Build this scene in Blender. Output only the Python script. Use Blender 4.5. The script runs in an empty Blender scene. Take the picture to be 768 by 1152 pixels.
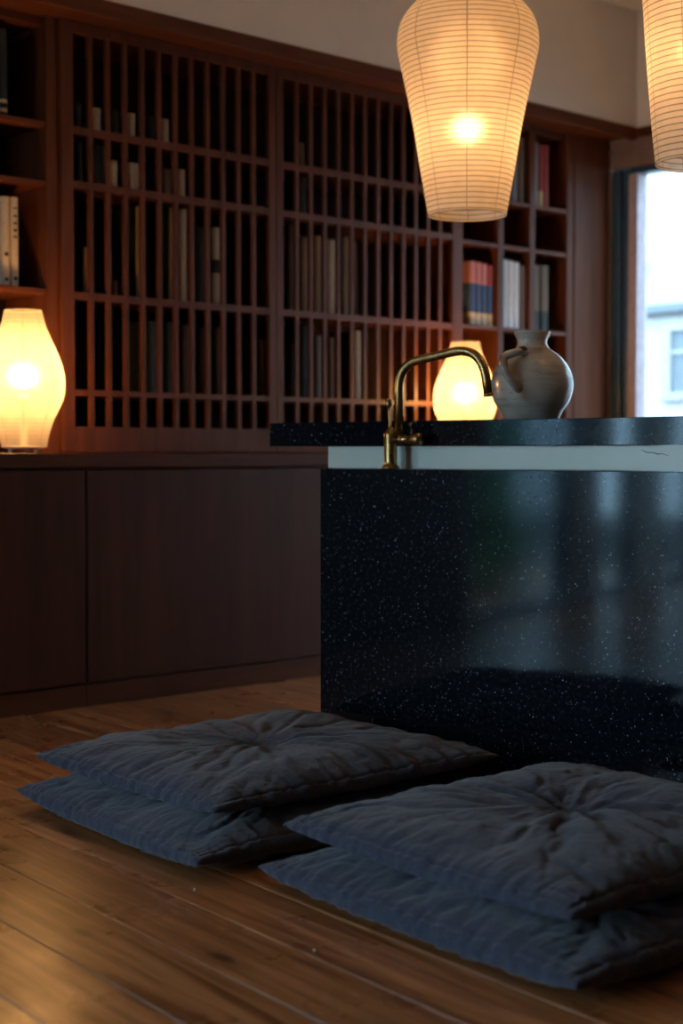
import bpy, bmesh, math, random
from mathutils import Vector, Matrix, noise
S = bpy.context.scene
COL = S.collection
PI = math.pi
random.seed(4)

# ------------------------------------------------------------------ camera
YAW = 0.8284337764
cam_d = bpy.data.cameras.new('camera'); cam = bpy.data.objects.new('camera', cam_d); COL.objects.link(cam)
cam.location = (0, 0, 0.8)
cam.rotation_euler = (PI/2 - 0.0393914, 0, 0)
fwd = Vector((math.cos(YAW), math.sin(YAW), 0))           # bookcase wall runs along +X
cam.rotation_euler[2] = math.atan2(fwd.y, fwd.x) - PI/2
cam_d.sensor_fit = 'VERTICAL'; cam_d.sensor_height = 36; cam_d.lens = 1700*36/1152
cam_d.clip_start = 0.05; cam_d.clip_end = 200
cam_d.dof.use_dof = True; cam_d.dof.focus_distance = 3.35; cam_d.dof.aperture_fstop = 2.7
S.camera = cam
# ------------------------------------------------------------------ world, exposure
SKY = 13.0
w = bpy.data.worlds.new('dusk_sky'); S.world = w; w.use_nodes = True
bg = w.node_tree.nodes['Background']
bg.inputs[0].default_value = (0.60, 0.81, 1.0, 1); bg.inputs[1].default_value = SKY
S.view_settings.view_transform = 'Standard'; S.view_settings.look = 'None'
S.view_settings.exposure = 0.0; S.view_settings.gamma = 1.0; S.view_settings.use_curve_mapping = False
S.cycles.use_denoising = True
S.cycles.max_bounces = 10; S.cycles.diffuse_bounces = 5; S.cycles.glossy_bounces = 5
S.cycles.transmission_bounces = 8; S.cycles.transparent_max_bounces = 16
S.cycles.sample_clamp_indirect = 6.0; S.cycles.caustics_reflective = False
PENDANT_W = 3.9
TABLE_W = 19.0
WARM = (1.0, 0.50, 0.19)
WARM_T = (1.0, 0.50, 0.155)
def portal(name, loc, size, direction):
    d = bpy.data.lights.new(name, 'AREA'); d.shape = 'RECTANGLE'; d.size, d.size_y = size
    d.cycles.is_portal = True
    o = bpy.data.objects.new(name, d); COL.objects.link(o); o.location = loc
    o.rotation_euler = Vector(direction).to_track_quat('-Z', 'Z').to_euler()
    return o
portal('window_light_right', (5.80, 2.84, 1.05), (2.66, 2.1), (-1, 0, 0))
portal('window_light_garden', (-1.8, 4.20, 1.12), (3.2, 2.24), (0, -1, 0))
portal('added_window_light_left', (-3.72, 3.22, 1.12), (1.24, 2.24), (1, 0, 0))  # portal for the added window in the left wall

# ------------------------------------------------------------------ materials
def new_mat(name):
    m = bpy.data.materials.new(name); m.use_nodes = True
    nt = m.node_tree; b = nt.nodes['Principled BSDF']
    return m, nt, b
def N(nt, t, **kw):
    n = nt.nodes.new('ShaderNode'+t)
    for k, v in kw.items():
        if k.startswith('i_'):
            key = k[2:]
            key = int(key) if key.isdigit() else key.replace('_', ' ')
            n.inputs[key].default_value = v
        else: setattr(n, k, v)
    return n
def L(nt, a, b): nt.links.new(a, b)
def ramp(nt, fac, stops, interp='LINEAR'):
    r = nt.nodes.new('ShaderNodeValToRGB'); r.color_ramp.interpolation = interp
    e = r.color_ramp.elements
    while len(e) < len(stops): e.new(0.5)
    for i, (p, c) in enumerate(stops):
        e[i].position = p; e[i].color = (*c, 1) if len(c) == 3 else c
    L(nt, fac, r.inputs[0]); return r
def objco(nt, scale=(1, 1, 1), rot=(0, 0, 0), which='Object'):
    tc = N(nt, 'TexCoord'); mp = N(nt, 'Mapping')
    mp.inputs['Scale'].default_value = scale; mp.inputs['Rotation'].default_value = rot
    L(nt, tc.outputs[which], mp.inputs[0]); return mp.outputs[0]
def bump(nt, b, h, strength=.3, dist=.002):
    n = N(nt, 'Bump'); n.inputs['Strength'].default_value = strength; n.inputs['Distance'].default_value = dist
    L(nt, h, n.inputs['Height']); L(nt, n.outputs[0], b.inputs['Normal']); return n
def mathn(nt, op, a, b=None, c=None):
    n = N(nt, 'Math', operation=op)
    for i, v in enumerate((a, b, c)):
        if v is None: continue
        if isinstance(v, (int, float)): n.inputs[i].default_value = v
        else: L(nt, v, n.inputs[i])
    return n.outputs[0]

def simple(name, col, rough=.5, metal=0, spec=.5, var=.12, nscale=30, bstr=.05):
    m, nt, b = new_mat(name)
    co = objco(nt)
    n = N(nt, 'TexNoise'); n.inputs['Scale'].default_value = nscale; n.inputs['Detail'].default_value = 4; L(nt, co, n.inputs['Vector'])
    r = ramp(nt, n.outputs[0], [(.3, [c*(1-var) for c in col]), (.7, [min(1, c*(1+var)) for c in col])])
    L(nt, r.outputs[0], b.inputs['Base Color'])
    b.inputs['Roughness'].default_value = rough; b.inputs['Metallic'].default_value = metal
    b.inputs['Specular IOR Level'].default_value = spec
    if bstr: bump(nt, b, n.outputs[0], bstr, .001)
    return m
def wood(name, c0, c1, scale=(9, 9, .7), rough=.42, spec=.22):
    m, nt, b = new_mat(name)
    co = objco(nt, scale)
    n = N(nt, 'TexNoise'); n.inputs['Scale'].default_value = 2.2; n.inputs['Detail'].default_value = 6; n.inputs['Roughness'].default_value = .6
    n.inputs['Distortion'].default_value = .6; L(nt, co, n.inputs['Vector'])
    co2 = objco(nt, (scale[0]*14, scale[1]*14, scale[2]*6) if scale[2] < scale[0] else (scale[0]*6, scale[1]*14, scale[2]*14))
    n2 = N(nt, 'TexNoise'); n2.inputs['Scale'].default_value = 2; n2.inputs['Detail'].default_value = 3; L(nt, co2, n2.inputs['Vector'])
    f = mathn(nt, 'ADD', mathn(nt, 'MULTIPLY', n.outputs[0], .75), mathn(nt, 'MULTIPLY', n2.outputs[0], .25))
    r = ramp(nt, f, [(.32, c0), (.66, c1)])
    L(nt, r.outputs[0], b.inputs['Base Color']); b.inputs['Roughness'].default_value = rough; b.inputs['Specular IOR Level'].default_value = spec
    bump(nt, b, n2.outputs[0], .12, .0008)
    return m
M = {}
M['woodin_shade'] = wood('walnut_inside_shaded', (.010, .004, .003), (.022, .008, .005), spec=.08, rough=.8)  # darker copy of the walnut: shade inside the bookcases put into the colour
M['wood'] = wood('walnut_vertical', (.060, .017, .007), (.135, .041, .017))
M['woodh'] = wood('walnut_horizontal', (.060, .017, .007), (.135, .041, .017), (.7, 9, 9))
M['panelwood'] = wood('walnut_panel', (.052, .014, .0065), (.090, .026, .012), (6, 6, .45), .42, .25)
M['plaster'] = simple('plaster', (.78, .76, .73), .85, var=.03, nscale=8, bstr=.04)
M['ceil'] = simple('ceiling_paint', (.8, .79, .77), .9, var=.02, nscale=6, bstr=0)
M['darkmetal'] = simple('dark_blue_anodised_frame', (.05, .11, .19), .3, .2, bstr=0)
M['framegrey'] = simple('mauve_grey_frame_paint', (.55, .50, .58), .45, bstr=0)
M['header'] = simple('window_head_wood', (.26, .18, .16), .5, bstr=0)

def floor_material():
    m, nt, b = new_mat('pine_floor')
    tc = N(nt, 'TexCoord'); uv = N(nt, 'UVMap', uv_map='UVMap')
    sep = N(nt, 'SeparateXYZ'); L(nt, uv.outputs[0], sep.inputs[0])   # x across the boards (one per board), y along in metres
    idx = mathn(nt, 'FLOOR', sep.outputs[0])
    wn = N(nt, 'TexWhiteNoise', noise_dimensions='1D'); L(nt, idx, wn.inputs['W'])
    rnd = wn.outputs['Value']
    across = mathn(nt, 'MULTIPLY', sep.outputs[0], .155)
    along = mathn(nt, 'ADD', sep.outputs[1], mathn(nt, 'MULTIPLY', rnd, 17.0))
    cb = N(nt, 'CombineXYZ'); L(nt, across, cb.inputs[0]); L(nt, along, cb.inputs[1]); L(nt, mathn(nt, 'MULTIPLY', idx, 3.7), cb.inputs[2])
    # knots
    mpk = N(nt, 'Mapping'); mpk.inputs['Scale'].default_value = (4.6, 1.9, 1); L(nt, cb.outputs[0], mpk.inputs[0])
    vk = N(nt, 'TexVoronoi', voronoi_dimensions='2D'); vk.inputs['Scale'].default_value = 1.0; vk.inputs['Randomness'].default_value = 1.0
    nzk = N(nt, 'TexNoise'); nzk.inputs['Scale'].default_value = 60; L(nt, cb.outputs[0], nzk.inputs['Vector'])
    L(nt, mpk.outputs[0], vk.inputs['Vector'])
    kd = mathn(nt, 'ADD', vk.outputs['Distance'], mathn(nt, 'MULTIPLY', mathn(nt, 'SUBTRACT', nzk.outputs[0], .35), .05))
    knot = ramp(nt, kd, [(.025, (.95, .95, .95)), (.055, (.7, .7, .7)), (.08, (.3, .3, .3)), (.20, (0, 0, 0))])
    # grain, bending around the knots
    mpg = N(nt, 'Mapping'); mpg.inputs['Scale'].default_value = (26, 1.3, 1); L(nt, cb.outputs[0], mpg.inputs[0])
    ng = N(nt, 'TexNoise'); ng.inputs['Scale'].default_value = 1.0; ng.inputs['Detail'].default_value = 5; ng.inputs['Distortion'].default_value = 1.2
    L(nt, mpg.outputs[0], ng.inputs['Vector'])
    mpf = N(nt, 'Mapping'); mpf.inputs['Scale'].default_value = (300, 9, 1); L(nt, cb.outputs[0], mpf.inputs[0])
    nf = N(nt, 'TexNoise'); nf.inputs['Scale'].default_value = 1.0; nf.inputs['Detail'].default_value = 3; L(nt, mpf.outputs[0], nf.inputs['Vector'])
    g = mathn(nt, 'ADD', mathn(nt, 'MULTIPLY', ng.outputs[0], .62), mathn(nt, 'MULTIPLY', nf.outputs[0], .38))
    r = ramp(nt, g, [(.38, (.20, .065, .020)), (.5, (.40, .155, .054)), (.63, (.60, .265, .105))])
    hsv = N(nt, 'HueSaturation'); L(nt, r.outputs[0], hsv.inputs['Color'])
    L(nt, mathn(nt, 'ADD', mathn(nt, 'MULTIPLY', rnd, .35), .78), hsv.inputs['Value'])
    mx = N(nt, 'MixRGB', blend_type='MIX'); L(nt, knot.outputs[0], mx.inputs[0]); L(nt, hsv.outputs[0], mx.inputs[1]); mx.inputs[2].default_value = (.055, .020, .010, 1)
    L(nt, mx.outputs[0], b.inputs['Base Color'])
    nr = N(nt, 'TexNoise'); nr.inputs['Scale'].default_value = 7; nr.inputs['Detail'].default_value = 4; L(nt, cb.outputs[0], nr.inputs['Vector'])
    rr = ramp(nt, nr.outputs[0], [(.3, (.25,)*3), (.7, (.36,)*3)]); L(nt, rr.outputs[0], b.inputs['Roughness'])
    bump(nt, b, mathn(nt, 'ADD', nf.outputs[0], mathn(nt, 'MULTIPLY', ng.outputs[0], 1.5)), .16, .001)
    return m
M['floor'] = floor_material()
M['gap'] = simple('dusty_board_gap', (.07, .06, .055), .7, bstr=0)

def granite():
    m, nt, b = new_mat('black_granite')
    co = objco(nt)
    v = N(nt, 'TexVoronoi'); v.inputs['Scale'].default_value = 210; L(nt, co, v.inputs['Vector'])
    sp = N(nt, 'SeparateColor'); L(nt, v.outputs['Color'], sp.inputs[0])
    sel = mathn(nt, 'GREATER_THAN', sp.outputs[0], .86)
    size = mathn(nt, 'MULTIPLY', sp.outputs[1], .42)
    dot = mathn(nt, 'LESS_THAN', v.outputs['Distance'], size)
    mask = mathn(nt, 'MULTIPLY', mathn(nt, 'MULTIPLY', sel, dot), mathn(nt, 'POWER', sp.outputs[2], 2.2))
    n = N(nt, 'TexNoise'); n.inputs['Scale'].default_value = 90; n.inputs['Detail'].default_value = 4; L(nt, co, n.inputs['Vector'])
    base = ramp(nt, n.outputs[0], [(.35, (.002, .003, .006)), (.62, (.007, .010, .016)), (.75, (.02, .027, .036))])
    mx = N(nt, 'MixRGB'); L(nt, mask, mx.inputs[0]); L(nt, base.outputs[0], mx.inputs[1]); mx.inputs[2].default_value = (.28, .32, .39, 1)
    L(nt, mx.outputs[0], b.inputs['Base Color'])
    b.inputs['Roughness'].default_value = .07; b.inputs['Specular IOR Level'].default_value = .45; b.inputs['Specular Tint'].default_value = (.72, .90, 1, 1)
    return m
M['granite'] = granite()

def cloth(name, c):
    m, nt, b = new_mat(name)
    co = objco(nt)
    outs = []
    for sc in ((520, 40, 60), (40, 520, 60)):
        mp = N(nt, 'Mapping'); mp.inputs['Scale'].default_value = sc; L(nt, co, mp.inputs[0])
        n = N(nt, 'TexNoise'); n.inputs['Scale'].default_value = 1; n.inputs['Detail'].default_value = 2; L(nt, mp.outputs[0], n.inputs['Vector']); outs.append(n.outputs[0])
    f = mathn(nt, 'MULTIPLY', mathn(nt, 'ADD', outs[0], outs[1]), .5)
    r = ramp(nt, f, [(.35, [x*.72 for x in c]), (.65, [x*1.28 for x in c])])
    L(nt, r.outputs[0], b.inputs['Base Color']); b.inputs['Roughness'].default_value = .95
    b.inputs['Specular IOR Level'].default_value = .15
    b.inputs['Sheen Weight'].default_value = .25; b.inputs['Sheen Roughness'].default_value = .5
    b1 = bump(nt, b, f, .55, .0014)
    n3 = N(nt, 'TexNoise'); n3.inputs['Scale'].default_value = 75; n3.inputs['Detail'].default_value = 4; n3.inputs['Distortion'].default_value = .8; L(nt, co, n3.inputs['Vector'])
    b2 = N(nt, 'Bump'); b2.inputs['Strength'].default_value = .5; b2.inputs['Distance'].default_value = .004; L(nt, n3.outputs[0], b2.inputs['Height']); L(nt, b2.outputs[0], b1.inputs['Normal'])
    return m
M['cloth'] = cloth('slate_linen', (.041, .050, .080))

def brass():
    m, nt, b = new_mat('aged_brass')
    co = objco(nt)
    n = N(nt, 'TexNoise'); n.inputs['Scale'].default_value = 55; n.inputs['Detail'].default_value = 5; L(nt, co, n.inputs['Vector'])
    r = ramp(nt, n.outputs[0], [(.3, (.34, .225, .085)), (.7, (.46, .315, .13))])
    L(nt, r.outputs[0], b.inputs['Base Color']); b.inputs['Metallic'].default_value = 1
    r2 = ramp(nt, n.outputs[0], [(.3, (.32,)*3), (.7, (.26,)*3)]); L(nt, r2.outputs[0], b.inputs['Roughness'])
    return m
M['brass'] = brass()
M['darkknob'] = simple('blackened_brass', (.05, .04, .03), .35, .8, bstr=0)

def ceramic():
    m, nt, b = new_mat('ash_glazed_stoneware')
    co = objco(nt, (6, 6, 46))
    n = N(nt, 'TexNoise'); n.inputs['Scale'].default_value = 1.6; n.inputs['Detail'].default_value = 5; n.inputs['Roughness'].default_value = .65; L(nt, co, n.inputs['Vector'])
    co2 = objco(nt)
    n2 = N(nt, 'TexNoise'); n2.inputs['Scale'].default_value = 9; n2.inputs['Detail'].default_value = 3; L(nt, co2, n2.inputs['Vector'])
    f = mathn(nt, 'ADD', mathn(nt, 'MULTIPLY', n.outputs[0], .6), mathn(nt, 'MULTIPLY', n2.outputs[0], .4))
    r = ramp(nt, f, [(.30, (.26, .23, .17)), (.45, (.50, .47, .40)), (.66, (.62, .62, .56))])
    v = N(nt, 'TexVoronoi'); v.inputs['Scale'].default_value = 130; L(nt, co2, v.inputs['Vector'])
    sp = N(nt, 'SeparateColor'); L(nt, v.outputs['Color'], sp.inputs[0])
    fl = mathn(nt, 'MULTIPLY', mathn(nt, 'GREATER_THAN', sp.outputs[0], .90), mathn(nt, 'LESS_THAN', v.outputs['Distance'], .2))
    mx = N(nt, 'MixRGB'); L(nt, fl, mx.inputs[0]); L(nt, r.outputs[0], mx.inputs[1]); mx.inputs[2].default_value = (.10, .07, .04, 1)
    L(nt, mx.outputs[0], b.inputs['Base Color']); b.inputs['Roughness'].default_value = .22
    b.inputs['Coat Weight'].default_value = .8; b.inputs['Coat Roughness'].default_value = .12
    bump(nt, b, n.outputs[0], .25, .002)
    return m
M['ceramic'] = ceramic()
M['ceramicdark'] = simple('iron_brown_glaze', (.10, .06, .035), .3, bstr=0)

def panel_stone():
    m, nt, b = new_mat('pale_green_stone')
    co = objco(nt)
    n = N(nt, 'TexNoise'); n.inputs['Scale'].default_value = 5; n.inputs['Detail'].default_value = 6; L(nt, co, n.inputs['Vector'])
    r = ramp(nt, n.outputs[0], [(.3, (.68, .82, .76)), (.7, (.78, .90, .85))])
    L(nt, r.outputs[0], b.inputs['Base Color']); b.inputs['Roughness'].default_value = .25
    return m
M['panelstone'] = panel_stone()
M['crack'] = simple('crack_dark', (.07, .06, .05), .8, bstr=0)

def paper(name, pitch, lines=8, dark=.5, seam=.012, phase=0.0, col=(.96, .88, .74), sk=1.1, thin=.07):
    m, nt, b = new_mat(name)
    nt.nodes.remove(b); out = nt.nodes['Material Output']
    tc = N(nt, 'TexCoord'); sep = N(nt, 'SeparateXYZ'); L(nt, tc.outputs['Object'], sep.inputs[0])
    nz = N(nt, 'TexNoise'); nz.inputs['Scale'].default_value = 14; L(nt, tc.outputs['Object'], nz.inputs['Vector'])
    z = mathn(nt, 'ADD', mathn(nt, 'DIVIDE', sep.outputs[2], pitch), mathn(nt, 'MULTIPLY', nz.outputs[0], .25))
    fr = mathn(nt, 'FRACT', z)
    d = mathn(nt, 'ABSOLUTE', mathn(nt, 'SUBTRACT', fr, .5))
    line = N(nt, 'MapRange'); line.inputs[1].default_value = .06; line.inputs[2].default_value = .16; line.inputs[3].default_value = 1; line.inputs[4].default_value = 0
    L(nt, d, line.inputs[0])
    ang = mathn(nt, 'ARCTAN2', sep.outputs[1], sep.outputs[0])
    a = mathn(nt, 'ADD', mathn(nt, 'MULTIPLY', ang, lines/(2*PI)), 10+phase)
    a = mathn(nt, 'ADD', a, mathn(nt, 'MULTIPLY', nz.outputs[0], .03))
    da = mathn(nt, 'ABSOLUTE', mathn(nt, 'SUBTRACT', mathn(nt, 'FRACT', a), .5))
    ml = N(nt, 'MapRange'); ml.inputs[1].default_value = seam*.5; ml.inputs[2].default_value = seam*1.6; ml.inputs[3].default_value = 1; ml.inputs[4].default_value = 0
    L(nt, da, ml.inputs[0])
    nn = N(nt, 'TexNoise'); nn.inputs['Scale'].default_value = 45; nn.inputs['Detail'].default_value = 5; L(nt, tc.outputs['Object'], nn.inputs['Vector'])
    fib = ramp(nt, nn.outputs[0], [(.3, [c*.90 for c in col]), (.7, col)])
    k = mathn(nt, 'SUBTRACT', 1.0, mathn(nt, 'MULTIPLY', mathn(nt, 'MAXIMUM', line.outputs[0], mathn(nt, 'MULTIPLY', ml.outputs[0], sk)), dark))
    mul = N(nt, 'MixRGB', blend_type='MULTIPLY'); mul.inputs[0].default_value = 1; L(nt, fib.outputs[0], mul.inputs[1]); L(nt, k, mul.inputs[2])
    df = N(nt, 'BsdfDiffuse'); L(nt, mul.outputs[0], df.inputs[0])
    tr = N(nt, 'BsdfTranslucent'); L(nt, mul.outputs[0], tr.inputs[0])
    rf = N(nt, 'BsdfRefraction'); rf.inputs['IOR'].default_value = 1.2; rf.inputs['Roughness'].default_value = .85; L(nt, mul.outputs[0], rf.inputs[0])
    m1 = N(nt, 'MixShader'); m1.inputs[0].default_value = .58; L(nt, df.outputs[0], m1.inputs[1]); L(nt, tr.outputs[0], m1.inputs[2])
    m2 = N(nt, 'MixShader'); m2.inputs[0].default_value = REFR; L(nt, m1.outputs[0], m2.inputs[1]); L(nt, rf.outputs[0], m2.inputs[2])
    tp = N(nt, 'BsdfTransparent'); tp.inputs[0].default_value = (1, .97, .92, 1)
    m3 = N(nt, 'MixShader'); m3.inputs[0].default_value = thin; L(nt, m2.outputs[0], m3.inputs[1]); L(nt, tp.outputs[0], m3.inputs[2])
    L(nt, m3.outputs[0], out.inputs[0])
    bp = N(nt, 'Bump'); bp.inputs['Strength'].default_value = .5; bp.inputs['Distance'].default_value = .002
    L(nt, line.outputs[0], bp.inputs['Height']); L(nt, bp.outputs[0], df.inputs['Normal'])
    return m
REFR = .2
M['paper'] = paper('washi_paper_pendant', .0140, 8, .55, .010, .0)
M['paper_t'] = paper('washi_paper_table', .0125, 8, .16, .012, .0, (.56, .51, .45), 3.2, .42)
M['hoop'] = simple('bamboo_hoop', (.75, .58, .38), .6, bstr=0)
def emit(name, c, s):
    m = bpy.data.materials.new(name); m.use_nodes = True; nt = m.node_tree; nt.nodes.clear()
    o = N(nt, 'OutputMaterial'); e = N(nt, 'Emission'); e.inputs[0].default_value = (*c, 1); e.inputs[1].default_value = s; L(nt, e.outputs[0], o.inputs[0]); return m
M['socket'] = simple('lamp_socket_plastic', (.5, .48, .45), .5, bstr=0)
M['cord'] = simple('cord', (.05, .04, .04), .6, bstr=0)

def glass_mat():
    m, nt, b = new_mat('window_glass'); nt.nodes.remove(b); out = nt.nodes['Material Output']
    t = N(nt, 'BsdfTransparent'); t.inputs[0].default_value = (.93, .97, .97, 1)
    g = N(nt, 'BsdfGlossy'); g.inputs['Roughness'].default_value = .01
    f = N(nt, 'Fresnel'); geo = N(nt, 'NewGeometry')
    L(nt, mathn(nt, 'SUBTRACT', 1.45, mathn(nt, 'MULTIPLY', geo.outputs['Backfacing'], 1.45-1/1.45)), f.inputs[0])
    mx = N(nt, 'MixShader'); L(nt, f.outputs[0], mx.inputs[0]); L(nt, t.outputs[0], mx.inputs[1]); L(nt, g.outputs[0], mx.inputs[2]); L(nt, mx.outputs[0], out.inputs[0])
    return m
M['glass'] = glass_mat()
# books
BC = {'cream': (.55, .47, .37), 'dark': (.016, .019, .019), 'brown': (.12, .075, .048), 'tan': (.26, .19, .13),
      'slate blue': (.05, .085, .11), 'dark green': (.04, .06, .04), 'grey blue': (.22, .23, .25), 'white': (.60, .62, .66),
      'red': (.32, .05, .045), 'grey': (.16, .15, .17), 'blue': (.035, .085, .21), 'pink': (.50, .20, .22), 'black': (.012, .012, .014), 'gold': (.60, .45, .22)}
for k, c in BC.items(): M['book_'+k] = simple('book_cloth_'+k.replace(' ', '_'), c, .7, var=.1, nscale=60)
M['pages'] = simple('book_pages', (.5, .45, .36), .9, bstr=0)
# outside
def siding():
    m, nt, b = new_mat('white_siding')
    co = objco(nt); sep = N(nt, 'SeparateXYZ'); L(nt, co, sep.inputs[0])
    fr = mathn(nt, 'FRACT', mathn(nt, 'MULTIPLY', sep.outputs[2], 6.5))
    r = ramp(nt, fr, [(0, (.25, .26, .27)), (.08, (.32, .325, .33)), (1, (.34, .345, .345))])
    L(nt, r.outputs[0], b.inputs['Base Color']); b.inputs['Roughness'].default_value = .8
    bump(nt, b, fr, .4, .01); return m
M['siding'] = siding()
M['outgrey'] = simple('flashing_grey', (.09, .11, .13), .6, bstr=0)
M['outwhite'] = simple('white_frame_paint', (.24, .25, .255), .6, bstr=0)
M['curtain'] = simple('pale_curtain', (.11, .135, .16), .8, bstr=0)
M['paving'] = simple('garden_paving', (.07, .07, .07), .9, nscale=3)
M['fence'] = simple('grey_render_wall', (.07, .12, .16), .8, nscale=2)
M['leaf'] = simple('leaf_green', (.04, .26, .06), .5, var=.4, nscale=9, bstr=0)
M['stem'] = simple('shrub_stem', (.09, .06, .04), .8, bstr=0)

# ------------------------------------------------------------------ mesh helpers
def link(name, bm, mats, parent=None, smooth=False, loc=None):
    me = bpy.data.meshes.new(name); bm.normal_update(); bm.to_mesh(me); bm.free()
    for m in (mats if isinstance(mats, (list, tuple)) else [mats]): me.materials.append(M[m] if isinstance(m, str) else m)
    if smooth:
        for p in me.polygons: p.use_smooth = True
    o = bpy.data.objects.new(name, me); COL.objects.link(o)
    if parent: o.parent = parent
    if loc: o.location = loc
    return o
def empty(name, loc=(0, 0, 0), rz=0):
    o = bpy.data.objects.new(name, None); COL.objects.link(o); o.location = loc; o.rotation_euler = (0, 0, rz); o.empty_display_size = .1; return o
def tag(o, label, cat, group=None):
    o['label'] = label; o['category'] = cat
    if group: o['group'] = group
    return o
def struct(o): o['kind'] = 'structure'; return o
def add_box(bm, lo, hi, mi=0, bev=0):
    vs = [bm.verts.new((x, y, z)) for x in (lo[0], hi[0]) for y in (lo[1], hi[1]) for z in (lo[2], hi[2])]
    q = [(0, 1, 3, 2), (4, 6, 7, 5), (0, 4, 5, 1), (2, 3, 7, 6), (0, 2, 6, 4), (1, 5, 7, 3)]
    fs = [bm.faces.new([vs[i] for i in f]) for f in q]
    for f in fs: f.material_index = mi
    if bev:
        es = list({e for f in fs for e in f.edges})
        r = bmesh.ops.bevel(bm, geom=es, offset=bev, segments=2, profile=.5, affect='EDGES', clamp_overlap=True)
        for f in r['faces']: f.material_index = mi
    return vs
def box(name, lo, hi, mat, parent=None, bev=.002):
    bm = bmesh.new(); add_box(bm, lo, hi, 0, bev); return link(name, bm, mat, parent)
def boxes(name, bs, mat, parent=None, bev=.0015):
    bm = bmesh.new()
    for lo, hi in bs: add_box(bm, lo, hi, 0, bev)
    return link(name, bm, mat, parent)
def add_tube(bm, pts, rad, seg=20, caps=True, mi=0):
    pts = [Vector(p) for p in pts]; rings = []
    n = len(pts); rr = rad if isinstance(rad, (list, tuple)) else [rad]*n
    t0 = (pts[1]-pts[0]).normalized(); ref = Vector((0, 0, 1)) if abs(t0.z) < .9 else Vector((1, 0, 0))
    nrm = t0.cross(ref).normalized()
    for i in range(n):
        t = (pts[min(i+1, n-1)]-pts[max(i-1, 0)]).normalized()
        nrm = (nrm - t*nrm.dot(t)).normalized(); bi = t.cross(nrm)
        rings.append([bm.verts.new(pts[i]+(nrm*math.cos(2*PI*k/seg)+bi*math.sin(2*PI*k/seg))*rr[i]) for k in range(seg)])
    for i in range(n-1):
        for k in range(seg):
            f = bm.faces.new((rings[i][k], rings[i][(k+1) % seg], rings[i+1][(k+1) % seg], rings[i+1][k])); f.smooth = True; f.material_index = mi
    if caps:
        bm.faces.new(rings[0][::-1]).material_index = mi; bm.faces.new(rings[-1]).material_index = mi
def add_lathe(bm, prof, seg=64, c=(0, 0, 0), axis='z', mi=0, close=False):
    rings = []
    for r, z in prof:
        ring = []
        for k in range(seg):
            a = 2*PI*k/seg; p = (r*math.cos(a), r*math.sin(a), z)
            if axis == 'y': p = (p[0], p[2], p[1])
            ring.append(bm.verts.new((c[0]+p[0], c[1]+p[1], c[2]+p[2])))
        rings.append(ring)
    for i in range(len(rings)-1):
        for k in range(seg):
            f = bm.faces.new((rings[i][k], rings[i][(k+1) % seg], rings[i+1][(k+1) % seg], rings[i+1][k])); f.smooth = True; f.material_index = mi
    if close:
        bm.faces.new(rings[0][::-1]); bm.faces.new(rings[-1])
    bmesh.ops.recalc_face_normals(bm, faces=bm.faces) if close else None
def smooth_prof(pts, n=60):
    """Catmull-Rom through (r, z) points"""
    P = [Vector((a, b)) for a, b in pts]; P = [P[0]*2-P[1]]+P+[P[-1]*2-P[-2]]
    out = []; segs = len(P)-3; per = max(2, n//segs)
    for i in range(1, len(P)-2):
        for j in range(per):
            t = j/per; a, b, c, d = P[i-1:i+3]
            out.append(tuple(.5*((2*b)+(c-a)*t+(2*a-5*b+4*c-d)*t*t+(3*b-a-3*c+d)*t**3)))
    out.append(tuple(P[-2])); return out

# ------------------------------------------------------------------ the room
X0, X1, YB, YF = -3.6, 5.64, 4.179, -2.2
FULL = 4.62
# floor boards as one mesh, running along PD; UV x counts boards, y is metres along
PD = Vector((.0841, .9965, 0)).normalized(); PN = Vector((PD.y, -PD.x, 0))
def build_floor():
    bm = bmesh.new(); uvl = bm.loops.layers.uv.new('UVMap'); pitch = .155; g = .0010; bv = .0014
    k0 = .947; a0, a1 = -3.2, 5.6
    for i in range(-34, 40):
        x0 = k0+i*pitch; xs = [(x0+g, -bv*1.3), (x0+g+bv, 0), (x0+pitch-g-bv, 0), (x0+pitch-g, -bv*1.3)]
        rows = []
        for a in (a0, a1):
            rows.append([bm.verts.new(PN*x+PD*a+Vector((0, 0, z))) for x, z in xs])
        for j in range(3):
            f = bm.faces.new((rows[0][j], rows[0][j+1], rows[1][j+1], rows[1][j]))
            for lp in f.loops:
                c = lp.vert.co; u = (c.dot(PN)-k0)/pitch
                lp[uvl].uv = (min(max(u, i+.01), i+.99)+50, c.dot(PD)+20)
    for lo, hi in (((a0, -1), (a1, 1)),):
        p = [PN*-4.4+PD*a0, PN*7.2+PD*a0, PN*7.2+PD*a1, PN*-4.4+PD*a1]
        f = bm.faces.new([bm.verts.new(q-Vector((0, 0, .0045))) for q in p]); f.material_index = 1
    return struct(link('floor', bm, ['floor', 'gap']))
build_floor()
struct(box('ceiling', (X0-.2, YF-.2, 2.785), (X1+.3, FULL+.2, 2.9), 'ceil', bev=0))
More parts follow.
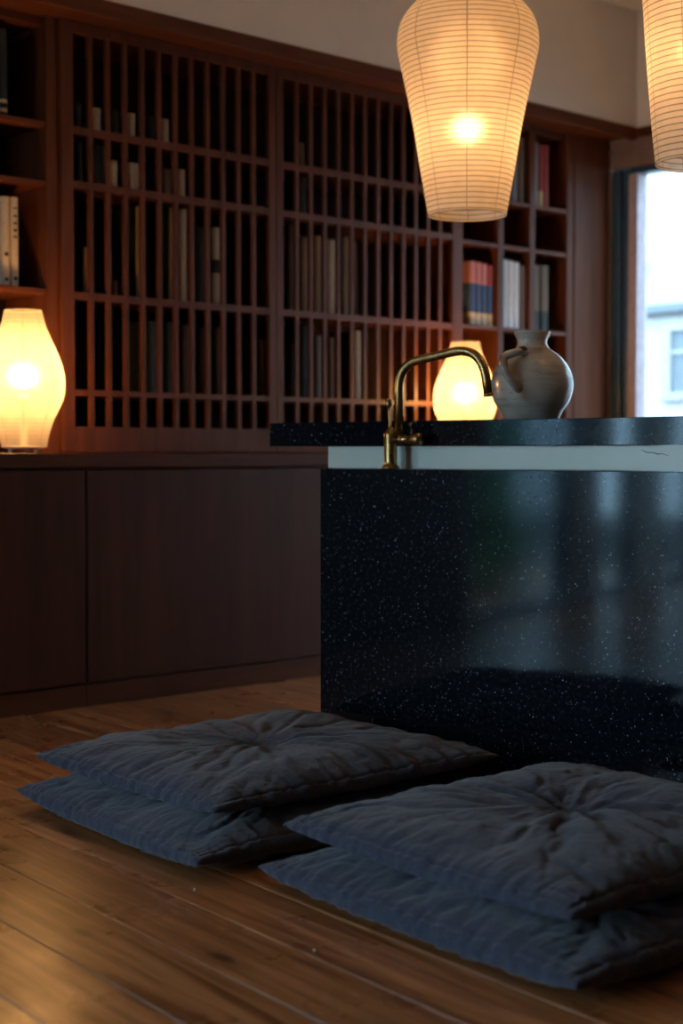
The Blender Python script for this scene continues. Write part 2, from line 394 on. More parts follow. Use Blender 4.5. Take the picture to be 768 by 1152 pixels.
# bookcase wall: solid behind the joinery, bulkhead above, then glazed towards the garden
struct(boxes('wall_back', [((-.2, 4.63, -.02), (X1+.2, 4.75, 2.785)), ((-.2, 4.179, 2.262), (X1, 4.63, 2.785)),
       ((X0, 4.03, 2.25), (-.2, 4.16, 2.785)), ((-1.75, 4.03, -.02), (-1.36, 4.16, 2.25)), ((-2.70, 4.03, -.02), (-2.28, 4.16, 2.25)),
       ((-.2, 4.03, -.02), (-.16, 4.63, 2.785)), ((X0-.15, 4.03, -.02), (X0+.15, 4.16, 2.785))], 'plaster', bev=0))
struct(boxes('wall_right', [((X1, YF, 2.225), (X1+.2, 4.63, 2.785)), ((X1, YF, -.02), (X1+.2, 1.5, 2.225)), ((X1, 4.331, -.02), (X1+.2, 4.75, 2.225)),
       ((X1, 1.5, -.02), (X1+.2, 4.33, .08))], 'plaster', bev=0))
struct(boxes('wall_left', [((X0-.15, 2.6, 2.25), (X0, 4.03, 2.785)), ((X0-.15, YF, -.02), (X0, 2.6, 2.785)), ((X0-.15, 3.85, -.02), (X0, 4.03, 2.25))], 'plaster', bev=0))
struct(box('wall_front', (X0-.15, YF-.15, -.02), (X1+.2, YF, 2.785), 'wood', bev=0))
# wood cornice under the bulkhead
bm = bmesh.new()
add_box(bm, (-.16, 4.172, 2.212), (X1, 4.200, 2.266), 0, .003)
add_box(bm, (-.16, 4.200, 2.226), (X1, 4.350, 2.250), 0, 0)
struct(link('trim_1', bm, 'woodh'))
# window head over the right window with a dark wood strip above
struct(boxes('trim_2', [((X1-.012, 1.4, 2.222), (X1+.02, 4.179, 2.262))], 'woodh'))
def window(name, parts, glass):
    r = struct(empty(name))
    for nm, bs, mt in parts: boxes(nm, bs, mt, r, .003)
    box('pane', *glass, 'glass', r, 0)
    return r
wr = window('window_1', [
    ('window_head', [((X1+.004, 1.5, 2.096), (X1+.06, 4.329, 2.158)), ((X1+.012, 1.5, 2.158), (X1+.06, 4.329, 2.182)), ((X1+.002, 1.5, 2.182), (X1+.06, 4.329, 2.222))], 'header'),
    ('window_frame', [((X1+.008, 4.230, .08), (X1+.09, 4.254, 2.088)), ((X1+.020, 4.254, .08), (X1+.09, 4.266, 2.088)), ((X1+.004, 4.266, .08), (X1+.09, 4.306, 2.088)), ((X1+.03, 4.306, .08), (X1+.09, 4.330, 2.088)), ((X1+.02, 1.5, 2.066), (X1+.09, 4.228, 2.094)), ((X1+.02, 1.5, .08), (X1+.09, 4.228, .14)), ((X1+.02, 1.5, .14), (X1+.09, 1.56, 2.066))], 'darkmetal'),
    ('sash', [((X1+.010, 4.176, .14), (X1+.085, 4.227, 2.066)), ((X1+.02, 2.78, .14), (X1+.085, 2.84, 2.066))], 'framegrey')],
    ((X1+.060, 1.56, .14), (X1+.066, 4.176, 2.066)))
def garden_window(name, a, b):
    window(name, [('window_frame', [((a, 4.04, 0), (a+.05, 4.11, 2.25)), ((b-.05, 4.04, 0), (b, 4.11, 2.25)), ((a+.05, 4.04, 0), (b-.05, 4.11, .05)), ((a+.05, 4.04, 2.2), (b-.05, 4.11, 2.25))], 'darkmetal')],
           ((a+.05, 4.075, .05), (b-.05, 4.081, 2.2)))
garden_window('window_2', -1.36, -.2)
garden_window('window_3', -2.28, -1.75)
garden_window('window_4', -3.45, -2.70)
window('added_window_5', [('window_frame', [((X0-.10, a, 0), (X0-.03, a+.06, 2.25)) for a in (2.6, 3.79)]+[((X0-.10, 2.66, 0), (X0-.03, 3.79, .05)), ((X0-.10, 2.66, 2.2), (X0-.03, 3.79, 2.25))], 'darkmetal')],
       ((X0-.07, 2.66, .05), (X0-.064, 3.79, 2.2)))  # unseen window, added to let more light into the room

# ------------------------------------------------------------------ base cabinets and worktop
P0, P1 = 4.029, 4.329
def base_cabinet(a, b, label):
    r = tag(empty('base_cabinet', (a, P0, 0)), label, 'cabinet', 'base cabinets along the bookcase wall')
    wd = b-a
    box('body', (0, .012, .070), (wd, .585, .752), 'wood', r, 0)
    box('plinth', (0, -.004, 0), (wd, .012, .070), 'woodh', r, .002)
    box('plinth_filler', (0, .012, 0), (wd, .03, .068), 'woodh', r, 0) if False else None
    box('door', (.003, -.010, .076), (wd-.003, .011, .744), 'panelwood', r, .002)
    return r
base_cabinet(-.14, 1.35, 'long dark walnut base cabinet, only mirrored in the island, left of the frame')
base_cabinet(1.352, 2.603, 'dark walnut base cabinet with flat door, left of the visible panel joint')
base_cabinet(2.605, 3.90, 'dark walnut base cabinet with wide flat door, right of the joint, running behind the island')
base_cabinet(3.902, 5.62, 'dark walnut base cabinet wholly behind the granite island')
bm = bmesh.new(); add_box(bm, (-.14, P0-.018, .7525), (5.63, 4.62, .7975), 0, .004)
tag(link('worktop', bm, 'woodh'), 'long dark walnut shelf top carrying the paper table lamps and bookcases', 'worktop')

# ------------------------------------------------------------------ bookcases
ZT = 2.226
SH = (1.865, 1.672, 1.320, .990)     # undersides of shelves
def carcass(r, a, b, shelves=SH, left=True, right=True, t=.035):
    """r sits at (a, P1, .7975); local z from there"""
    z0 = .7985; wd = b-a
    def B(n, lo, hi, m, bev=.002): return box(n, (lo[0], lo[1], lo[2]-z0), (hi[0], hi[1], hi[2]-z0), m, r, bev)
    B('back_panel', (0, .27, z0), (wd, .285, ZT), 'woodin_shade', 0)
    B('side_panel', (0, 0, z0), (t, .268, ZT), 'wood'); B('side_panel', (wd-t, 0, z0), (wd, .268, ZT), 'wood')
    B('top_panel', (t+.001, .02, ZT-.03), (wd-t-.001, .268, ZT), 'woodh')
    for z in shelves: B('shelf', (t+.001, .022 if left else .004, z), (wd-t-.001, .268, z+.018), 'woodh')
    return B
def bookcase(a, b, label, **k):
    r = tag(empty('bookcase', (a, P1, .7985)), label, 'bookcase', 'walnut bookcases standing on the worktop')
    return r, carcass(r, a, b, **k)
z0 = .7985
# left open unit
r, B = bookcase(1.76, 2.704, 'open-fronted dark walnut bookcase at the left edge, behind the glowing lamp', left=False, t=.042)
# unit beyond it, out of frame but mirrored
r, B = bookcase(-.14, 1.756, 'closed dark walnut bookcase left of the frame')
box('door', (.04, -.004, .02), (.945, .018, ZT-z0-.02), 'wood', r); box('door', (.95, -.004, .02), (1.856, .018, ZT-z0-.02), 'wood', r)
# lattice unit
r, B = bookcase(2.706, 4.612, 'wide dark walnut bookcase closed by two sliding lattice doors', t=.004)
def lattice_door(a, b, i0, i1, nopen, lab):
    """a..b outer x, i0..i1 inner x"""
    zb, zt, zi0, zi1 = .801, 2.224, .886, 2.186
    bm = bmesh.new(); y0, y1 = -.012, .012
    for lo, hi in (((a, y0, zb), (i0, y1, zt)), ((i1, y0, zb), (b, y1, zt)), ((i0, y0, zb), (i1, y1, zi0)), ((i0, y0, zi1), (i1, y1, zt))):
        add_box(bm, (lo[0]-2.706, lo[1], lo[2]-z0), (hi[0]-2.706, hi[1], hi[2]-z0), 0, .0012)
    d = link('lattice_door', bm, 'wood', r); d['label'] = lab
    bm = bmesh.new(); p = (i1-i0)/nopen
    for k in range(1, nopen):
        x = i0+k*p-2.706; add_box(bm, (x-.0085, -.009, zi0-z0), (x+.0085, .006, zi1-z0), 0, .001)
    for z in (1.868, 1.689, 1.322, .999):
        h = .013 if z > 1 else .010
        add_box(bm, (i0-2.706, -.0095, z-h-z0), (i1-2.706, .004, z+h-z0), 0, .001)
    link('lattice', bm, 'wood', d)
lattice_door(2.711, 3.632, 2.757, 3.600, 12, 'left sliding lattice door with vertical slats and four cross rails')
lattice_door(3.636, 4.610, 3.668, 4.585, 13, 'right sliding lattice door with vertical slats and four cross rails')
# right open unit with pigeonholes
r, B = bookcase(4.614, 5.385, 'open walnut bookcase with pigeonholes between the lattice door and the window', left=False, t=.045)
for x in (4.898, 5.105):
    B('divider', (x-.018-4.614, .001, .80), (x+.018-4.614, .2675, ZT-.031), 'wood')
pp = empty('post_panel', (5.386, P1, .7985)); tag(pp, 'broad flat walnut post panel in the corner beside the window', 'panel')
box('face_board', (0, -.006, 0), (.250, .02, ZT-z0), 'wood', pp, .003)
box('post_core', (.01, .021, 0), (.240, .28, ZT-z0), 'wood', pp, 0)

# ------------------------------------------------------------------ books
SZ = {'A': 1.8835, 'B': 1.6905, 'C': 1.3385, 'D': 1.0085}
def book(x, wd, h, row, cols, label, y=None, dep=.15, group=None, marks=(), boards=None):
    """cols: list of (fraction_top, colour) from the bottom up"""
    y = (P1+.03) if y is None else y
    bm = bmesh.new(); prev = 0; names = [];
    prof = [(-.5, .012), (-.42, .004), (-.2, 0), (.2, 0), (.42, .004), (.5, .012)]
    for top, c in cols:
        if c not in names: names.append(c)
        mi = names.index(c); zs = (prev*h, top*h)
        lo = [bm.verts.new((px*wd, py, zs[0])) for px, py in prof]+[bm.verts.new((.5*wd, dep, zs[0])), bm.verts.new((-.5*wd, dep, zs[0]))]
        hi = [bm.verts.new((v.co.x, v.co.y, zs[1])) for v in lo]; n = len(lo)
        for i in range(n):
            if i == 6: continue                                    # fore edge is pages
            bm.faces.new((lo[i], lo[(i+1) % n], hi[(i+1) % n], hi[i])).material_index = 90 if boards and i in (5, 7) else mi
        if prev == 0: bm.faces.new(lo[::-1]).material_index = mi
        if top == 1: bm.faces.new(hi).material_index = mi
        prev = top
    t = min(.003, wd*.12)
    for a, b2 in marks:
        mi = len(names)
        add_box(bm, (-wd*.22, -.0008, a*h), (wd*.22, .001, b2*h), mi)
    mats = ['book_'+c for c in names]+(['book_black'] if marks else [])
    if boards:
        for f in bm.faces:
            if f.material_index == 90: f.material_index = len(mats)
        mats.append('book_'+boards)
    o = link('book', bm, mats, None, loc=(x, y, SZ[row]))
    pg = bmesh.new(); add_box(pg, (-wd/2+t, .02, .004), (wd/2-t, dep-.004, h-.004)); link('pages', pg, 'pages', o)
    tag(o, label, 'book', group); return o
ordn = ['first', 'second', 'third', 'fourth', 'fifth', 'sixth', 'seventh', 'eighth']
rown = {'A': 'top row', 'B': 'second row', 'C': 'third row', 'D': 'fourth row'}
doorn = {'L': 'left lattice door', 'R': 'right lattice door'}
LIST = [('L','A','dark',2.808,.026,.083),('L','A','cream',2.881,.033,.080),('L','A','dark',2.956,.027,.084),('L','A','cream',3.024,.028,.084),('L','A','dark',3.105,.019,.086),('L','A','cream',3.166,.027,.085),
('L','B','dark',2.814,.025,.155),('L','B','dark',2.889,.045,.150),('L','B','cream',2.950,.027,.106),('L','B','cream',3.032,.039,.108),('L','B','brown',3.173,.035,.105),('L','B','cream',3.236,.028,.111),
('L','C','tan',2.835,.018,.154),('L','C','brown',2.953,.019,.052),('L','C','cream',3.053,.021,.315),('L','C','cream',3.192,.023,.325),('L','C','cream',3.242,.029,.325),('L','C','dark',3.327,.048,.268),('L','C','band',3.396,.043,.275),('L','C','dark',3.619,.026,.297),
('L','D','slate blue',3.110,.036,.250),('L','D','dark green',3.182,.031,.252),('L','D','brown',3.254,.035,.246),('L','D','brown',3.334,.030,.241),('L','D','brown',3.401,.031,.245),('L','D','brown',3.610,.024,.212),
('R','A','brown',3.798,.031,.089),('R','B','dark',3.808,.034,.155),
('R','C','brown',3.751,.029,.322),('R','C','tan',3.814,.031,.280),('R','C','tan',3.881,.033,.293),('R','C','cream',3.956,.043,.283),('R','C','tan',4.029,.033,.301),('R','C','brown',4.076,.024,.285),
('R','D','dark',3.750,.022,.201),('R','D','slate blue',3.823,.038,.275),('R','D','grey blue',3.887,.032,.240),('R','D','brown',3.950,.030,.237),('R','D','cream',4.091,.037,.270)]
cnt = {}
for dr, rw, c, x, wd, h in LIST:
    k = (dr, rw); cnt[k] = cnt.get(k, 0)+1
    tot = sum(1 for q in LIST if q[0] == dr and q[1] == rw)
    pos = ('%s from the left, %s' % (ordn[cnt[k]-1], rown[rw])) if tot > 1 else 'alone on the %s' % rown[rw]
    nm = {'band': 'black-banded cream book', 'dark': 'nearly black book'}.get(c, c+' book')
    cols = [(.40, 'cream'), (.58, 'black'), (1, 'cream')] if c == 'band' else [(1, c)]
    hh = 'tall ' if h > .26 else ('low ' if h < .12 else '')
    book(x, wd, h, rw, cols, '%s%s, %s behind %s' % (hh, nm, pos, doorn[dr]), group='books behind the '+doorn[dr], boards='dark')
for i, (x, h) in enumerate(((4.745, .268), (4.782, .266), (4.819, .262), (4.8555, .259))):
    book(x, .0345, h, 'C', [(.20, 'gold' if i == 3 else 'cream'), (.66, 'blue'), (1, 'red' if i == 3 else 'pink')],
         '%s of four blue and pink banded volumes, counted from the left, beside the lattice door' % ordn[i], y=P1+.02, group='banded volumes in the right bookcase')
for i, x in enumerate((4.950, 4.988, 5.026)):
    book(x, .0365, .292-.003*i, 'C', [(1, 'white')], '%s white book in the middle pigeonhole, %s of three' % (('leftmost', 'central', 'rightmost')[i], ordn[i]), y=P1+.02, group='white books in the right bookcase')
book(5.066, .038, .275, 'C', [(1, 'brown')], 'brown book right of the three white books', y=P1+.02)
book(5.155, .055, .285, 'C', [(.3, 'dark'), (1, 'brown')], 'thick brown book with black foot, left of the pair in the pigeonhole nearest the window', y=P1+.02)
book(5.215, .055, .288, 'C', [(.3, 'dark'), (1, 'brown')], 'thick brown book with black foot, right of the pair in the pigeonhole nearest the window', y=P1+.02)
book(5.010, .042, .285, 'A', [(1, 'grey')], 'grey book in the top middle pigeonhole, left of two, beside the pendant', y=P1+.02)
book(5.056, .038, .285, 'A', [(1, 'brown')], 'brown book in the top middle pigeonhole, right of two', y=P1+.02)
book(5.150, .034, .276, 'A', [(1, 'grey blue')], 'grey blue book in the top pigeonhole nearest the window, left of three', y=P1+.02)
book(5.187, .030, .270, 'A', [(.25, 'gold'), (1, 'red')], 'red book with gold foot in the top right pigeonhole, middle of three', y=P1+.02)
book(5.222, .032, .272, 'A', [(1, 'red')], 'dull red book in the top right pigeonhole, rightmost of three', y=P1+.02)
book(2.534, .030, .291, 'C', [(1, 'cream')], 'cream book at the left picture edge above the lamp, left of a pair', y=P1+.04, marks=((.06, .10), (.34, .38)))
book(2.567, .030, .292, 'C', [(1, 'cream')], 'cream book with small black marks above the lamp, right of a pair', y=P1+.04, marks=((.08, .115), (.55, .57), (.62, .645), (.70, .72), (.78, .80), (.87, .885)))
book(2.532, .028, .285, 'A', [(.06, 'black'), (.10, 'gold'), (.16, 'black'), (.20, 'gold'), (1, 'dark')], 'black book with gold rings at its foot, top left shelf', y=P1+.04)
SZ['E'] = .7995
book(2.500, .030, .43, 'E', [(1, 'tan')], 'tall tan book behind the table lamp, left of two', y=P1+.06)
book(2.533, .028, .43, 'E', [(1, 'cream')], 'tall cream book behind the table lamp, right of two', y=P1+.06) if False else None

# ------------------------------------------------------------------ granite island
ISL = Vector((2.663, 2.986, 0)); RZ = math.atan2(.132, .991)
isl = tag(empty('kitchen_island', ISL, RZ), 'speckled black granite kitchen island with raised bar behind the cushions', 'kitchen island')
LEN = -2.45
box('granite_block', (0, LEN, 0), (.62, 0, .7575), 'granite', isl, .0015)['label'] = 'polished black granite block with white flecks'
box('bar_top', (.075, LEN, .8166), (.52, .251, .8815), 'granite', isl, .0015)['label'] = 'raised black granite bar slab'
bk = box('backsplash', (.090, LEN, .7580), (.125, .0489, .8160), 'panelstone', isl, .001); bk['label'] = 'pale green stone strip under the bar slab'
bm = bmesh.new()
cr = [(-1.02, .806), (-1.035, .800), (-1.052, .7995), (-1.062, .796), (-1.075, .797), (-1.09, .792)]
add_tube(bm, [(.0898, y+.12, z) for y, z in cr], [.0004, .0011, .0009, .0012, .0008, .0003], 6)
link('crack', bm, 'crack', bk)

# ------------------------------------------------------------------ tap (local frame of the island)
tap = tag(empty('tap', Matrix.Rotation(RZ, 4, 'Z') @ Vector((.037, -.207, 0)) + Vector((ISL.x, ISL.y, .7575)), RZ), 'aged brass swan-neck tap with lever handle standing on the granite block', 'tap')
Z = .7575
bm = bmesh.new()
add_lathe(bm, [(.001, 0), (.0235, 0), (.0240, .003), (.0225, .006), (.0190, .009), (.0165, .013), (.0160, .020), (.0168, .040), (.0170, .078), (.0178, .084), (.0178, .090), (.0150, .094), (.0120, .099), (.0085, .103), (.0065, .106), (.001, .107)], 40)
link('tap_body', bm, 'brass', tap)
bm = bmesh.new()
add_lathe(bm, [(.001, .106), (.0062, .106), (.0048, .112), (.0034, .122), (.0030, .135), (.0038, .152), (.0046, .158), (.0085, .163), (.0100, .169), (.0092, .176), (.0050, .181), (.001, .182)], 24)
hd = link('lever_handle', bm, 'brass', tap); hd.rotation_euler = (-.10, 0, 0); hd.location = (0, .010*0, 0)
hd.location = (0, -.0106, 0)
bm = bmesh.new()
add_lathe(bm, [(.001, -.010), (.0105, -.010), (.0105, -.030), (.0128, -.032), (.0128, -.037), (.0108, -.039), (.0108, -.062), (.0125, -.066), (.0150, -.078), (.0155, -.092), (.0140, -.097), (.001, -.098)], 32, (0, 0, .076), 'y')
bmesh.ops.recalc_face_normals(bm, faces=bm.faces)
va = link('valve_arm', bm, 'brass', tap)
bm = bmesh.new()
add_lathe(bm, [(.001, .088), (.0080, .088), (.0080, .094), (.0060, .097), (.0055, .104), (.0095, .108), (.0100, .116), (.0085, .121), (.001, .122)], 24, (0, -.071, 0))
link('valve_knob', bm, 'darkknob', tap)
# spout: vertical riser, tight bend, gently rising run, wide bend down
def arc_path(pts, rads, n=10):
    P = [Vector(p) for p in pts]; out = [P[0]]
    for i in range(1, len(P)-1):
        a = (P[i-1]-P[i]).normalized(); b = (P[i+1]-P[i]).normalized(); r = rads[i-1]
        A = P[i]+a*r; Bp = P[i]+b*r
        for j in range(n+1):
            t = j/n; out.append(A*(1-t)**2+P[i]*2*t*(1-t)+Bp*t*t)
    out.append(P[-1]); return out
sp = arc_path([(0, -.028, .078), (0, -.027, .267), (0, -.283, .305), (0, -.303, .184)], [.062, .088], 16)
bm = bmesh.new(); add_tube(bm, sp, .0115, 28)
add_tube(bm, [sp[-1]+(sp[-2]-sp[-1]).normalized()*.002, sp[-1]-(sp[-2]-sp[-1]).normalized()*.004], .0121, 28)
link('spout', bm, 'brass', tap)

# ------------------------------------------------------------------ vase
vp = Matrix.Rotation(RZ, 4, 'Z') @ Vector((.25, -.4985, 0)) + ISL
vase = tag(empty('vase', (vp.x, vp.y, .8825)), 'round grey-green glazed stoneware jug with small loop handle on the bar slab', 'vase')
K = .00233
vprof = [(.001, .0005), (.067, .0005), (.0705, .003), (.0765, .0185), (.0945, .044), (.1025, .068), (.1050, .090), (.1025, .112), (.0945, .133), (.0820, .151), (.0670, .166), (.0520, .177), (.0430, .184), (.0385, .192), (.0375, .200), (.0395, .208), (.0450, .219), (.0465, .2235), (.0460, .2255), (.0430, .2250), (.0340, .210), (.0340, .195), (.045, .176), (.078, .145), (.090, .110), (.080, .05), (.05, .012), (.001, .010)]
bm = bmesh.new(); add_lathe(bm, vprof[:3]+smooth_prof(vprof[3:18], 84)+vprof[18:], 96)
for v in bm.verts:
    d = noise.noise(Vector((v.co.x*9, v.co.y*9, v.co.z*14)))*.0018; r_ = math.hypot(v.co.x, v.co.y)
    if r_ > .02: v.co.x *= 1+d/r_; v.co.y *= 1+d/r_
bmesh.ops.recalc_face_normals(bm, faces=bm.faces)
link('vase_body', bm, 'ceramic', vase)
# handle: faces the camera, a little to its left
camdir = Vector((-vp.x, -vp.y, 0)).normalized(); leftv = Vector((-camdir.y, camdir.x, 0))*-1
leftv = Vector((-math.sin(YAW), math.cos(YAW), 0))
ho = (camdir*.955+leftv*.29).normalized(); hs = Vector((-ho.y, ho.x, 0))
ho2 = (camdir*.80+leftv*.60).normalized()
def hp(dirv, r, z): return dirv*r+Vector((0, 0, z))
mid = (ho+ho2).normalized()
pts = [hp(ho, .060, .160), hp(ho, .080, .170), hp((ho*.6+ho2*.4).normalized(), .102, .167), hp(ho2, .120, .156), hp(ho2, .124, .138), hp((ho*.2+ho2*.8).normalized(), .121, .116), hp((ho*.5+ho2*.5).normalized(), .113, .096), hp((ho*.75+ho2*.25).normalized(), .104, .084), hp(ho, .080, .068)]
PP = [Vector(p) for p in pts]; PP = [PP[0]]+PP+[PP[-1]]; sm = []
for i in range(1, len(PP)-2):
    a, b_, c, d = PP[i-1:i+3]
    for j in range(6):
        t = j/6; sm.append(.5*((2*b_)+(c-a)*t+(2*a-5*b_+4*c-d)*t*t+(3*b_-a-3*c+d)*t**3))
sm.append(PP[-1]); nn_ = len(sm)
bm = bmesh.new(); add_tube(bm, sm, [.0095+.0060*(i/nn_)**1.5 for i in range(nn_)], 18)
link('handle', bm, 'ceramic', vase)
bm = bmesh.new(); bmesh.ops.create_uvsphere(bm, u_segments=20, v_segments=12, radius=.0115)
for v in bm.verts: v.co.z *= .7; v.co.x *= 1.25
for f in bm.faces: f.smooth = True
link('thumb_knob', bm, 'ceramicdark', vase, loc=hp(ho, .083, .177))

# ------------------------------------------------------------------ lamps
def inner_light(name, parent, z, power, rad=.034, col=None):
    d = bpy.data.lights.new(name, 'POINT'); d.energy = power; d.color = col or WARM; d.shadow_soft_size = rad
    o = bpy.data.objects.new(name, d); COL.objects.link(o); o.parent = parent; o.location = (0, 0, z); return o
M['bulb'] = emit('bulb_glow', (1, .72, .42), 5)
def shade_mesh(prof, seg=96):
    bm = bmesh.new(); add_lathe(bm, prof, seg); return bm
def ring(bm, R, z, r, seg=64):
    n = 10; rings = []
    for k in range(seg):
        a = 2*PI*k/seg
        rings.append([bm.verts.new(((R+r*math.cos(2*PI*j/n))*math.cos(a), (R+r*math.cos(2*PI*j/n))*math.sin(a), z+r*math.sin(2*PI*j/n))) for j in range(n)])
    for k in range(seg):
        for j in range(n):
            bm.faces.new((rings[k][j], rings[k][(j+1) % n], rings[(k+1) % seg][(j+1) % n], rings[(k+1) % seg][j])).smooth = True
def pendant(loc, prof, label, bz, rot, power):
    r = tag(empty('pendant_lamp', loc, rot), label, 'pendant lamp', 'ribbed paper pendants over the island')
    link('lamp_shade', shade_mesh(smooth_prof(prof, 120)), 'paper', r)
    bm = bmesh.new(); ring(bm, prof[0][0], 0, .0014); link('hoop', bm, 'hoop', r)
    bm = bmesh.new(); rt, zt = prof[-1]
    add_lathe(bm, [(rt, zt), (.03, zt+.004), (.022, zt+.006), (.022, zt-.03), (.001, zt-.03)], 40); link('top_cap', bm, 'hoop', r)
    bm = bmesh.new(); add_tube(bm, [(0, 0, zt-.02), (0, 0, bz+.075)], .006, 10); add_lathe(bm, [(.001, bz+.085), (.017, bz+.085), (.019, bz+.045), (.001, bz+.045)], 24); link('socket', bm, 'socket', r)
    bm = bmesh.new(); bmesh.ops.create_uvsphere(bm, u_segments=20, v_segments=12, radius=.018)
    for v in bm.verts: v.co.z += bz
    for f in bm.faces: f.smooth = True
    link('bulb', bm, 'bulb', r)
    bm = bmesh.new(); top = 2.785-loc[2]
    add_tube(bm, [(0, 0, zt+.006), (0, 0, top-.02)], .003, 8); link('cord', bm, 'cord', r)
    bm = bmesh.new(); add_lathe(bm, [(.001, top-.03), (.04, top-.028), (.05, top-.001), (.001, top-.001)], 32); link('ceiling_rose', bm, 'cord', r)
    inner_light('pendant_bulb_and_fill_light', r, bz-.03, power*.65); inner_light('pendant_bulb_and_fill_light', r, bz+.17, power*.33, .11)  # second, higher light is no bulb: added fill for the upper shade
    return r
PR1 = [(.111, 0), (.1235, .07), (.137, .149), (.156, .263), (.181, .38), (.196, .45), (.2006, .487), (.193, .535), (.170, .573), (.135, .607), (.095, .632)]
PR2 = [(.108, 0), (.117, .08), (.1255, .18), (.134, .28), (.141, .384), (.147, .46), (.148, .51), (.140, .56), (.115, .60), (.085, .63)]
azc = math.atan2(-2.949, -3.191)
pendant((3.191, 2.949, 1.474), PR1, 'ribbed cream paper pendant lamp hanging over the tap, whole shade nearly in view', .275, azc+PI/8, PENDANT_W)
pendant((3.028, 2.053, 1.474), PR2, 'narrower ribbed paper pendant lamp cut off by the right picture edge', .290, math.atan2(-2.053, -3.028)+PI/8-.35, PENDANT_W*.8)

kt = .002785
TP = [(y, h*kt) for y, h in ((503.5, 25), (487, 28.5), (470, 34.4), (450, 43.6), (430, 45.9), (413, 43.2), (396, 37), (370, 25.8), (350.5, 20.5))]
TPROF = [(h, (509-y)*kt+.0035) for y, h in TP]
def table_lamp(loc, label, rot, power):
    r = tag(empty('table_lamp', loc, rot), label, 'table lamp', 'curved paper table lamps on the worktop')
    link('lamp_shade', shade_mesh(smooth_prof(TPROF, 110)), 'paper_t', r)
    bm = bmesh.new(); ring(bm, TPROF[0][0]-.001, TPROF[0][1], .0018); link('hoop', bm, 'hoop', r); bm = bmesh.new(); ring(bm, TPROF[-1][0]-.001, TPROF[-1][1], .0018); link('hoop', bm, 'hoop', r)
    for k in range(3):
        bm = bmesh.new(); a = 2*PI*k/3+.5; c, s = math.cos(a), math.sin(a)
        add_lathe(bm, [(.001, 0), (.006, 0), (.006, .012), (.003, .014), (.003, .026), (.001, .026)], 16, (c*.045, s*.045, 0)); link('foot', bm, 'socket', r)
    bm = bmesh.new(); add_lathe(bm, [(.001, .014), (.058, .014), (.058, .022), (.012, .026), (.010, .15), (.018, .155), (.018, .185), (.001, .185)], 32); link('base', bm, 'socket', r)
    bm = bmesh.new(); bmesh.ops.create_uvsphere(bm, u_segments=20, v_segments=12, radius=.018)
    for v in bm.verts: v.co.z += .215
    for f in bm.faces: f.smooth = True
    link('bulb', bm, 'bulb', r)
    inner_light('table_lamp_bulb_light', r, .235, power, .03, WARM_T)
    return r
table_lamp((2.472, 4.165, .7980), 'glowing cream paper table lamp standing at the left end of the walnut worktop', math.atan2(-4.165, -2.472)+PI/8, TABLE_W)
table_lamp((4.503, 4.170, .7980), 'glowing paper table lamp half hidden behind the bar slab between tap and vase', math.atan2(-4.17, -4.503)+PI/8, TABLE_W)

